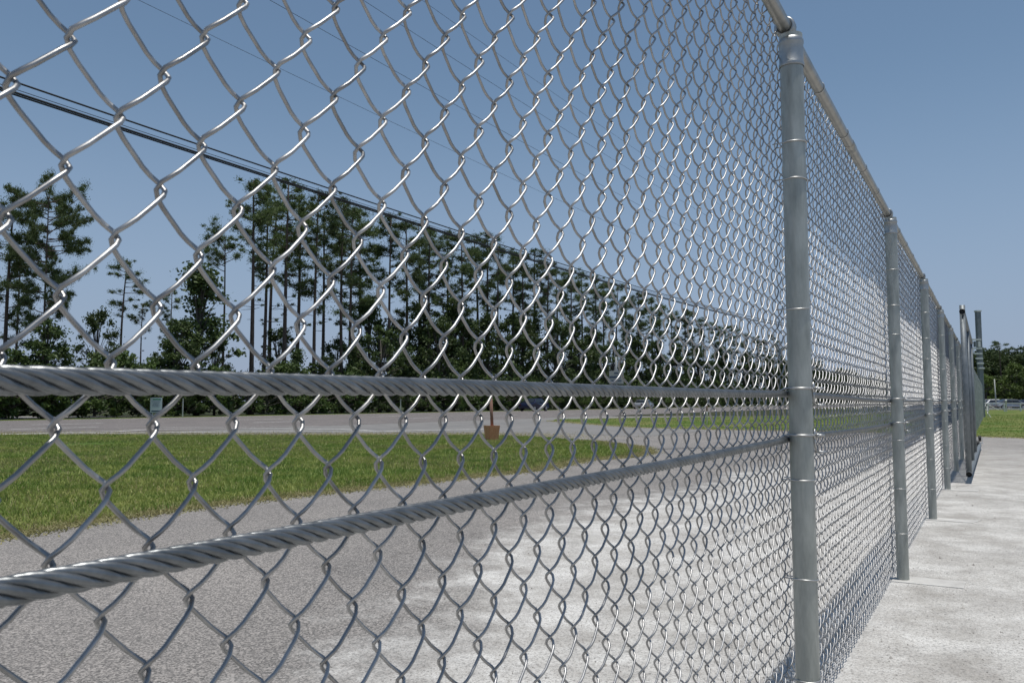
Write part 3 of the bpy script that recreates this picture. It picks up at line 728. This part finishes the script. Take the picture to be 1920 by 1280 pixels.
tl = ['lowest and leftmost thin power line high over the road', 'second thin power line high over the road', 'third thin power line high over the road', 'highest and rightmost thin power line over the road']
for (x, r), h, lb_ in zip(THIN, heights_t, tl): line('power_line', 0, sagf(h), r, lb_, 'thin power lines above the road')

# ------------------------------------------------------------------ trees
def needles(cl, n_each, size, seed, kind='needle'):
    g = np.random.default_rng(seed); Vs = []
    for c, rad in cl:
        n = int(n_each * (rad / .5) ** 1.3)
        d = g.normal(size=(n, 3)); d /= np.linalg.norm(d, axis=1)[:, None]
        rr = rad * np.minimum(np.abs(g.normal(0, .52, n)), 1.15) if kind == 'needle' else rad * np.minimum(np.abs(g.normal(0, .62, n)), 1.2)
        P = np.array(c) + d * rr[:, None] * np.array([1, 1, .72])
        L_ = size * g.uniform(.7, 1.4, n)
        if kind == 'needle':
            dirn = d + np.array([0, 0, .35]) + g.normal(0, .45, (n, 3)); wq = .30
        else:
            dirn = g.normal(size=(n, 3)) + np.array([0, 0, .1]); wq = .75
        dirn /= np.linalg.norm(dirn, axis=1)[:, None]
        s = np.cross(dirn, g.normal(size=(n, 3))); s /= np.linalg.norm(s, axis=1)[:, None]
        V = np.zeros((n, 4, 3)); wv = s * (L_ * wq / 2)[:, None]
        V[:, 0] = P - dirn * (L_ * .5)[:, None]; V[:, 1] = P + wv; V[:, 2] = P + dirn * (L_ * .5)[:, None]; V[:, 3] = P - wv
        Vs.append(V)
    V = np.concatenate(Vs).reshape(-1, 3); return V, np.arange(len(V)).reshape(-1, 4)
FINE = dict()
def pine_proto(seed, H=20., bare=.6, spread=2.6, dens=17, flat=1.0, lower=0):
    g = random.Random(seed); t = thing('pine_tree', '', 'tree', (0, 0, -200))
    bend = [g.uniform(-.3, .3) for _ in range(4)]
    def ax(z): u = z / H; return np.array([bend[0] * math.sin(u * 3) + bend[1] * u, bend[2] * math.sin(u * 2.5) + bend[3] * u, z])
    P = [ax(H * i / 12) for i in range(13)]
    mb = MB(); mb.tube(P, [.21 * (1 - .75 * (i / 12)) * (1.25 if i == 0 else 1) for i in range(13)], 9); mb.build('trunk', M['bark'], t, True)
    mb = MB(); cl = []
    for i in range(dens):
        u = (i + g.random()) / dens; z = H * (bare + (1 - bare) * (u ** .85) * .97)
        prof = math.sin(math.pi * min(1, .22 + .78 * (1 - u)) ** 1.1) * .55 + .45 * (1 - u) + .12
        if spread > 5: prof = .35 + .65 * math.sin(math.pi * (.25 + .70 * (1 - u)))
        L_ = spread * prof * g.uniform(.55, 1.2); az = g.uniform(0, 2 * math.pi) + i * 2.4
        rise = g.uniform(.0, .5) * L_ * flat + .1; p0 = ax(z); pts = []
        for j in range(5):
            q = j / 4; pts.append(p0 + np.array([math.cos(az + .25 * q) * L_ * q, math.sin(az + .25 * q) * L_ * q, rise * q ** 1.5]))
        mb.tube(pts, [.055, .045, .034, .024, .012], 5)
        m = max(2, int(L_ * 2.6))
        for j in range(m):
            q = .45 + .6 * (j + .5) / m
            c = p0 + np.array([math.cos(az + .25 * q) * L_ * q, math.sin(az + .25 * q) * L_ * q, rise * q ** 1.5])
            c = c + np.array([g.gauss(0, .28), g.gauss(0, .28), g.gauss(.1, .12)])
            cl.append((c, g.choice((.3, .42, .55, .8)) * g.uniform(.85, 1.2)))
            if g.random() < .5: mb.tube([c, pts[2] * .5 + pts[3] * .5], .012, 4)
    for _ in range(4): cl.append((ax(H) + np.array([g.gauss(0, .4), g.gauss(0, .4), g.uniform(-.6, .1)]), g.uniform(.35, .55)))
    for _ in range(lower):                               # dead stubs and stray tufts below the crown
        z = H * g.uniform(.35, bare); az = g.uniform(0, 6.28); L_ = g.uniform(.5, 1.3); p0 = ax(z)
        pe = p0 + np.array([math.cos(az) * L_, math.sin(az) * L_, g.uniform(-.1, .2)]); mb.tube([p0, pe], [.03, .012], 4)
        if g.random() < .45: cl.append((pe, g.uniform(.2, .38)))
    mb.build('branches', M['bark'], t, kind='stuff')
    V, F = needles(cl, 190, .175, seed); obj('crown', quick('crown', V, F, M['needle'], 4), t)
    return t
def broad_proto(seed, H=8., wdt=3., name='oak_tree', m='leaf', size=.20, dens=26, base=.18, cone=0.0, trunk=True):
    g = random.Random(seed); t = thing(name, '', 'tree' if trunk else 'shrub', (0, 0, -200)); cl = []; mb = MB()
    if trunk:
        mt = MB(); mt.tube([(0, 0, 0), (g.uniform(-.15, .15), g.uniform(-.15, .15), H * .4), (0, 0, H * .85)], [.17, .13, .04], 8); mt.build('trunk', M['bark2'], t, True)
    for i in range(int(dens * 1.9)):
        u = g.random(); z = H * (base + (1 - base) * u)
        pr = (1 - cone) * math.sin(math.pi * (.12 + .80 * u)) + cone * (1.05 - u)
        rr = wdt * max(.12, pr) * math.sqrt(g.random()) * g.uniform(.7, 1.1); az = g.uniform(0, 6.283)
        c = np.array([math.cos(az) * rr, math.sin(az) * rr, z]); cl.append((c, g.choice((.3, .45, .6, .8)) * g.uniform(.8, 1.2) * (H / 8) ** .4))
        mb.tube([(0, 0, z * .62), tuple(c * .6 + np.array([0, 0, z * .3])), tuple(c)], [.045, .03, .012], 4)
    mb.build('branches', M['bark2'], t, kind='stuff')
    V, F = needles(cl, 125, size, seed, 'leaf'); obj('crown', quick('crown', V, F, M[m], 4), t)
    return t
PINES = [pine_proto(11, bare=.52, spread=2.7, dens=20, lower=5), pine_proto(12, bare=.62, spread=2.4, dens=15, lower=7), pine_proto(13, bare=.45, spread=3.0, dens=24, lower=3),
         pine_proto(14, bare=.70, spread=2.6, dens=13, flat=1.6, lower=4), pine_proto(15, bare=.56, spread=2.2, dens=17, lower=9), pine_proto(16, bare=.40, spread=2.4, dens=26, lower=2)]
UMB = pine_proto(21, H=20, bare=.80, spread=3.3, dens=15, flat=2.6)
SLIM = pine_proto(22, H=20, bare=.62, spread=2.9, dens=13, flat=.5)
BIG = pine_proto(23, H=20, bare=.34, spread=5.6, dens=62, flat=.7)
OAKS = [broad_proto(31, 9, 3.0), broad_proto(32, 8, 3.4, dens=30), broad_proto(33, 10, 2.6, dens=30, cone=.7)]
DARK = broad_proto(36, 9, 3.2, dens=44, cone=.4, base=.05)
SHRUBS = [broad_proto(41, 3.2, 2.1, 'shrub', 'shrub', .17, 16, .05, trunk=False), broad_proto(42, 3.6, 1.8, 'shrub', 'leaf', .17, 16, .05, trunk=False), broad_proto(43, 2.6, 2.4, 'shrub', 'shrub', .15, 18, .05, trunk=False)]
BRIGHT = broad_proto(51, 7, 3.6, 'broadleaf_tree', 'bright', .26, 34, .02)
used = set()
PXW = ['far left edge', 'left third', 'left of centre', 'centre', 'right of centre', 'right side behind the mesh']
def put(proto, x, lat, top=None, H=20., wscale=None, scale=None, label='', group=None):
    """stand a tree on the lane at lateral lat; top = picture height of its crown"""
    s = S_AT(x, lat); b = W(s, lat, -.03)
    if scale is None: scale = (ZP(b, top)) / H
    ws = scale * (wscale or 1)
    src = proto
    if id(proto) not in used:
        used.add(id(proto)); proto.location = tuple(b); proto.scale = (ws, ws, scale); proto.rotation_euler = (0, 0, random.uniform(0, 6.28)); o = proto
        o['label'] = label
        if group: o['group'] = group
    else: o = copy_tree(proto, tuple(b), random.uniform(0, 6.28), (ws, ws, scale), label, group)
    return o
# left group
put(BIG, 80, 54, 360, wscale=.64, label='largest pine at the left, broad layered crown on a thick dark trunk')
put(PINES[2], 8, 57, 368, label='tall pine cut by the left edge of the photo', wscale=1.1)
put(PINES[5], 28, 64, 470, label='lower pine just left of the largest pine')
put(PINES[1], -90, 56, 330, label='tall pine just outside the left edge')
put(DARK, 85, 52.5, 600, H=9, label='dark dense evergreen at the foot of the largest pine')
put(OAKS[0], 178, 58, 588, H=9, label='small airy oak right of the largest pine', wscale=.8)
put(OAKS[1], 222, 60, 650, H=8, label='low oak at the foot of the slim pine')
put(SLIM, 226, 62, 487, wscale=1.05, label='slim lone pine with a small tufted crown against open sky')
put(PINES[3], 264, 66, 568, label='short thin pine right of the slim lone pine')
put(PINES[4], 316, 70, 545, label='short pine half hidden behind the conical evergreen')
put(OAKS[2], 368, 55, 500, H=10, wscale=1.25, label='tall conical evergreen with a pointed top left of the umbrella pine')
put(DARK, 330, 54, 600, H=9, wscale=1.2, label='bushy dark evergreen left of the conical evergreen')
put(OAKS[0], 402, 56, 640, H=9, label='low oak under the umbrella pine')
put(UMB, 414, 60, 445, wscale=.9, label='umbrella-shaped pine with a bare slender trunk left of the dense stand')
# dense stand; each pine with its own place and height
stand = [(470, 338, 1, 54), (492, 352, 0, 60), (506, 380, 4, 66), (531, 346, 4, 56), (552, 372, 0, 62), (588, 356, 2, 56), (604, 400, 1, 64), (641, 375, 0, 56), (655, 392, 5, 60), (672, 395, 2, 66), (728, 402, 1, 57), (762, 418, 2, 56), (784, 424, 4, 63),
         (806, 432, 0, 58), (838, 436, 5, 60), (868, 440, 2, 56), (893, 446, 4, 63), (912, 440, 0, 60), (932, 460, 1, 57), (958, 474, 2, 64), (979, 478, 5, 57), (1002, 470, 0, 62), (1028, 492, 4, 57), (1046, 505, 2, 65), (1072, 505, 1, 58), (1092, 512, 5, 62),
         (1116, 520, 0, 57), (1134, 530, 2, 65), (1158, 536, 4, 58), (1176, 556, 5, 63), (1200, 548, 2, 57), (1222, 560, 0, 64), (1240, 572, 1, 58), (1262, 582, 5, 63), (1284, 580, 2, 58), (1302, 586, 0, 64), (1322, 596, 4, 58), (1342, 602, 5, 64), (1362, 610, 2, 58), (1382, 612, 0, 64), (1404, 624, 1, 58), (1422, 630, 5, 64), (1442, 628, 2, 60), (1462, 640, 0, 60)]
ADJ = ['straight', 'slightly leaning', 'ragged-crowned', 'full-crowned', 'sparse']
BACK = {5: 'and set back'}
for i, (x, y, p_, l) in enumerate(stand):
    where = ('first tall pine of the dense stand, nearest the umbrella pine' if i == 0 else None)
    if where is None:
        if x < 560: a_ = 'left end of the stand'
        elif x < 700: a_ = 'stretch right of the first clump'
        elif x < 850: a_ = 'stretch left of the wooden planter'
        elif x < 1000: a_ = 'stretch above the wooden planter'
        elif x < 1110: a_ = 'stretch left of the pale sign'
        elif x < 1230: a_ = 'stretch behind the pale sign'
        else: a_ = 'far end of the stand'
        n_ = sum(1 for q in stand[:i + 1] if q[0] <= x and ((q[0] < 560) == (x < 560)) and ((q[0] < 700) == (x < 700)) and ((q[0] < 850) == (x < 850)) and ((q[0] < 1000) == (x < 1000)) and ((q[0] < 1110) == (x < 1110)) and ((q[0] < 1230) == (x < 1230)))
        o_ = ['first', 'second', 'third', 'fourth', 'fifth', 'sixth', 'seventh', 'eighth', 'ninth', 'tenth', 'eleventh', 'twelfth', 'thirteenth'][n_ - 1]
        where = f'{o_} tall pine from the left in the {a_}'
    put(PINES[p_], x, l, y, wscale=.92 + .2 * random.random(), label=where, group='tall pines across the road')
# second storey below the crowns
mids = [(612, 672, 0), (662, 650, 1), (520, 620, 0), (556, 655, 2), (632, 640, 0), (690, 560, 2), (712, 610, 1), (745, 600, 3), (792, 570, 3), (822, 600, 0), (850, 560, 3), (878, 600, 3), (915, 590, 2), (962, 590, 3), (1000, 600, 3), (1040, 605, 0), (1078, 600, 3), (1110, 620, 3), (1150, 640, 1), (1192, 630, 3), (1230, 640, 3), (1270, 645, 3), (1310, 650, 3), (1350, 655, 3), (1400, 660, 3), (1445, 668, 3)]
MIDP = [OAKS[0], OAKS[1], OAKS[2], DARK]; MH = [9, 8, 10, 9]
ords = ['first', 'second', 'third', 'fourth', 'fifth', 'sixth', 'seventh', 'eighth', 'ninth', 'tenth', 'eleventh', 'twelfth', 'thirteenth', 'fourteenth', 'fifteenth', 'sixteenth', 'seventeenth', 'eighteenth', 'nineteenth', 'twentieth', 'twenty-first', 'twenty-second', 'twenty-third', 'twenty-fourth', 'twenty-fifth', 'twenty-sixth', 'twenty-seventh', 'twenty-eighth', 'twenty-ninth', 'thirtieth', 'thirty-first', 'thirty-second', 'thirty-third', 'thirty-fourth', 'thirty-fifth', 'thirty-sixth', 'thirty-seventh', 'thirty-eighth', 'thirty-ninth', 'fortieth']
for i, (x, y, p_) in enumerate(mids):
    put(MIDP[p_], x, 54 + (i % 3) * 3, y, H=MH[p_], label=f'{ords[i]} understorey evergreen from the left, below the pine crowns', group='understorey trees beneath the pines')
# shrub belt on the verge
xs = []; x = -60.
while x < 1470: xs.append(x); x += max(14, 40 * (1 - x / 1858) + random.uniform(-4, 6))
j = 0
for i, x in enumerate(xs):
    for row in (0, 1):
        p_ = (i * 2 + row) % 3; sc_ = random.uniform(.8, 1.25) if row == 0 else random.uniform(1.0, 1.5) * (1.25 if x > 700 else 1)
        put(SHRUBS[p_], x + row * 9, 52.6 + 2.4 * row + random.uniform(-.3, .3), scale=sc_, label=('front' if row == 0 else 'rear') + '-row shrub of the roadside belt, ' + (f'{ords[i]} from the left' if i < len(ords) else f'{ords[i - len(ords)]} past the middle'), group='shrub belt beside the road')
# woods that read as one mass
def mass(name, spots, proto, m):
    src = [c for c in proto.children if c.name.startswith('crown')][0].data
    v = np.empty(len(src.vertices) * 3, np.float32); src.vertices.foreach_get('co', v); v = v.reshape(-1, 4, 3)
    out = []
    for (x, y, sxy, sz) in spots:
        q = v[rng.random(len(v)) < .6].copy(); a = rng.uniform(0, 6.28); cs, sn = math.cos(a), math.sin(a)
        X = q[..., 0] * cs - q[..., 1] * sn; Y = q[..., 0] * sn + q[..., 1] * cs
        c = q.mean(1, keepdims=True); q = np.stack([X, Y, q[..., 2]], -1); c = q.mean(1, keepdims=True); q = c + (q - c) * 1.0
        q[..., 0] = q[..., 0] * sxy + x; q[..., 1] = q[..., 1] * sxy + y; q[..., 2] *= sz; out.append(q)
    V = np.concatenate(out).reshape(-1, 3)
    obj(name, quick(name, V, np.arange(len(V)).reshape(-1, 4), m, 4), kind='stuff')
sp_ = []
for i in range(70):
    s = 268 + i * 4.5 + random.uniform(-2, 2); b = W(s, 60 + random.uniform(-6, 10)); sp_.append((b[0], b[1], 1.5, random.uniform(1.3, 1.9)))
for i in range(30):                                      # deep behind the stand, closes the gaps low down
    s = 150 + i * 3.8; b = W(s, 72 + random.uniform(-2, 5)); sp_.append((b[0], b[1], 1.0, random.uniform(.75, 1.0)))
mass('distant_woods', sp_, DARK, M['leaf'])
sp_ = []
for i in range(60):
    px = 1790 + i * 5.0; Zd = 170 + random.uniform(-10, 25); X = (px - 960) / FPX * Zd
    hpx = 104 + 8 * math.sin(i * .55) + random.uniform(-7, 5); sp_.append((X, Zd, 2.0, hpx * Zd / FPX / 9.4))
mass('far_treeline', sp_, DARK, M['leaf'])
def at_depth(px, Zd): return np.array([(px - 960) / 1514 * Zd, Zd, -.03])
def put2(proto, px, Zd, top, H, ws=1., label='', group=None):
    b = at_depth(px, Zd); scz = ((753 - top) * Zd / 1514 + 1.1) / H
    if id(proto) not in used:
        used.add(id(proto)); proto.location = tuple(b); proto.scale = (scz * ws, scz * ws, scz); proto['label'] = label; return proto
    return copy_tree(proto, tuple(b), random.uniform(0, 6.28), (scz * ws, scz * ws, scz), label, group)
put2(PINES[3], 1876, 160, 641, 20, 1.35, 'round-topped pine rising above the treeline behind the car park')
put2(PINES[0], 1846, 168, 652, 20, 1.2, 'pine above the treeline just right of the tall guide post')
put2(PINES[5], 1902, 172, 650, 20, 1.0, 'shorter pine above the treeline right of the round-topped pine')
put2(PINES[2], 1935, 165, 655, 20, 1.0, 'pine above the treeline at the right edge')
put2(BRIGHT, 1908, 138, 684, 7, .85, 'bright green broadleaf tree at the right edge behind the rail fence', 'bright green trees behind the car park')
put2(BRIGHT, 1942, 136, 676, 7, .9, 'bright green broadleaf tree cut by the right edge', 'bright green trees behind the car park')
put2(BRIGHT, 1884, 142, 722, 7, 1.2, 'low bright green tree in the middle behind the rail fence', 'bright green trees behind the car park')
put2(BRIGHT, 1850, 140, 706, 7, 1.0, 'bright green tree beside the far end of the fence', 'bright green trees behind the car park')
t = thing('light_pole', 'slender pale pole standing behind the white rail fence', 'pole', tuple(at_depth(1867.5, 118)))
mb = MB(); mb.tube([(0, 0, 0), (-.1, 0, (760 - 703) * 118 / 1514)], [.10, .07], 8); mb.build('pole_shaft', M['signpale'], t, True)

# ------------------------------------------------------------------ white rail fence and parked cars on the right
rz_ = 92.
rf = thing('rail_fence', 'low white two-rail fence between the lawn and the far car park', 'fence', tuple(at_depth(1852, rz_) + [0, 0, .03]))
def zz(y): return EYE + (753 - y) * rz_ / 1514
for y in (756, 765.5):
    mb = MB(); mb.box((5.5, 0, zz(y)), (11.4, .06, .09)); mb.build('rail', M['white'], rf)
for q in range(7):
    mb = MB(); mb.box((q * 1.85, 0, zz(755) / 2), (.11, .11, zz(755))); mb.build('rail_post', M['white'], rf)
t = thing('bollard', 'small white rounded post top sticking up above the rail fence', 'post', tuple(at_depth(1886, rz_ - .4)))
mb = MB(); mb.lathe([(.07, 0), (.07, zz(752)), (.11, zz(751.5)), (.11, zz(749)), (.0, zz(748))], 12); mb.build('post_body', M['white'], t, True)
def car(paint, label, loc, rz, group=None, lift=1.0):
    t = thing('parked_car', label, 'car', tuple(loc), rz, group)
    prof = [(-2.2, .32), (-2.25, .62), (-2.1, .88), (-1.35, .97), (-.75, 1.40), (.75, 1.45), (1.55, 1.02), (2.15, .92), (2.25, .6), (2.2, .32)]
    def side(y, inset):
        return [(x, y * (1 if z < 1.0 else inset), z * (lift if z > .9 else 1)) for x, z in prof]
    A, B = side(-.88, .80), side(.88, .80); n = len(prof)
    V = A + B; F = [tuple(range(n)), tuple(range(n, 2 * n))[::-1]] + [(i, i + n, (i + 1) % n + n, (i + 1) % n) for i in range(n)]
    o = obj('body', mesh('body', V, F, paint), t); bevel(o, .06, 2)
    for sy in (-1, 1):
        for (x0, x1, x2, x3) in ((-1.15, -.70, .02, .02), (.10, .10, .70, 1.30)):
            mb = MB(); yb, yt = sy * .885, sy * .725
            mb.add([(x0, yb, 1.0 * lift), (x3, yb, 1.0 * lift), (x2, yt, 1.36 * lift), (x1, yt, 1.36 * lift)], [(0, 1, 2, 3)]); mb.build('side_window', M['glass'], t)
    mb = MB(); mb.add([(1.56, -.74, 1.06 * lift), (1.56, .74, 1.06 * lift), (.86, .62, 1.42 * lift), (.86, -.62, 1.42 * lift)], [(0, 1, 2, 3)]); mb.build('windscreen', M['glass'], t)
    mb = MB(); mb.add([(-1.40, -.74, 1.0 * lift), (-1.40, .74, 1.0 * lift), (-.86, .62, 1.38 * lift), (-.86, -.62, 1.38 * lift)], [(0, 1, 2, 3)]); mb.build('rear_window', M['glass'], t)
    for x in (-1.4, 1.4):
        for sy in (-1, 1):
            mb = MB(); mb.tube([(x, sy * .72, .33), (x, sy * .91, .33)], .33, 16); wv = mb.build('wheel', M['black'], t)
            mb = MB(); mb.tube([(x, sy * .90, .33), (x, sy * .925, .33)], .19, 12); mb.build('rim', M['carsilver'], wv)
    for sy in (-1, 1):
        mb = MB(); mb.box((2.24, sy * .62, .72), (.06, .36, .14)); mb.build('headlight', M['lamp'], t)
        mb = MB(); mb.box((-2.24, sy * .62, .76), (.06, .30, .14)); mb.build('tail_light', M['carred'], t)
    return t
l0 = 48.3 ; s = S_AT(1001, 46.5); car(M['navy'], 'dark blue car on the far lane of the road beneath the upper cable', W(s, 46.5, .004), math.pi / 2 - TH, lift=1.05)
s = S_AT(978, 46.6); 
s = S_AT(1206, 46.5); car(M['carsilver'], 'distant pale car farther along the road beneath the cable', W(s, 46.5, .004), math.pi / 2 - TH)
car(M['carwhite'], 'white car parked behind the rail fence nearest the fence end', at_depth(1859, 122) + [0, 0, .06], .1, 'cars parked behind the rail fence')
car(M['carsilver'], 'silver car parked in the middle behind the rail fence', at_depth(1893, 118) + [0, 0, .06], 3.1, 'cars parked behind the rail fence')
car(M['navy'], 'dark car parked beside the silver car behind the rail fence', at_depth(1925, 121) + [0, 0, .06], .05, 'cars parked behind the rail fence')
for pr in (PINES + [UMB, SLIM, BIG] + OAKS + [DARK] + SHRUBS + [BRIGHT]):
    if id(pr) not in used: bpy.data.objects.remove(pr)
print('tris', sum(len(o.data.polygons) for o in bpy.data.objects if o.type == 'MESH'))

for o in bpy.data.objects:
    if o.get('label') and len(o['label'].split()) > 16: print('LONG', o.name, o['label'])
    if o.get('category') and not o.get('label'): print('NOLABEL', o.name)
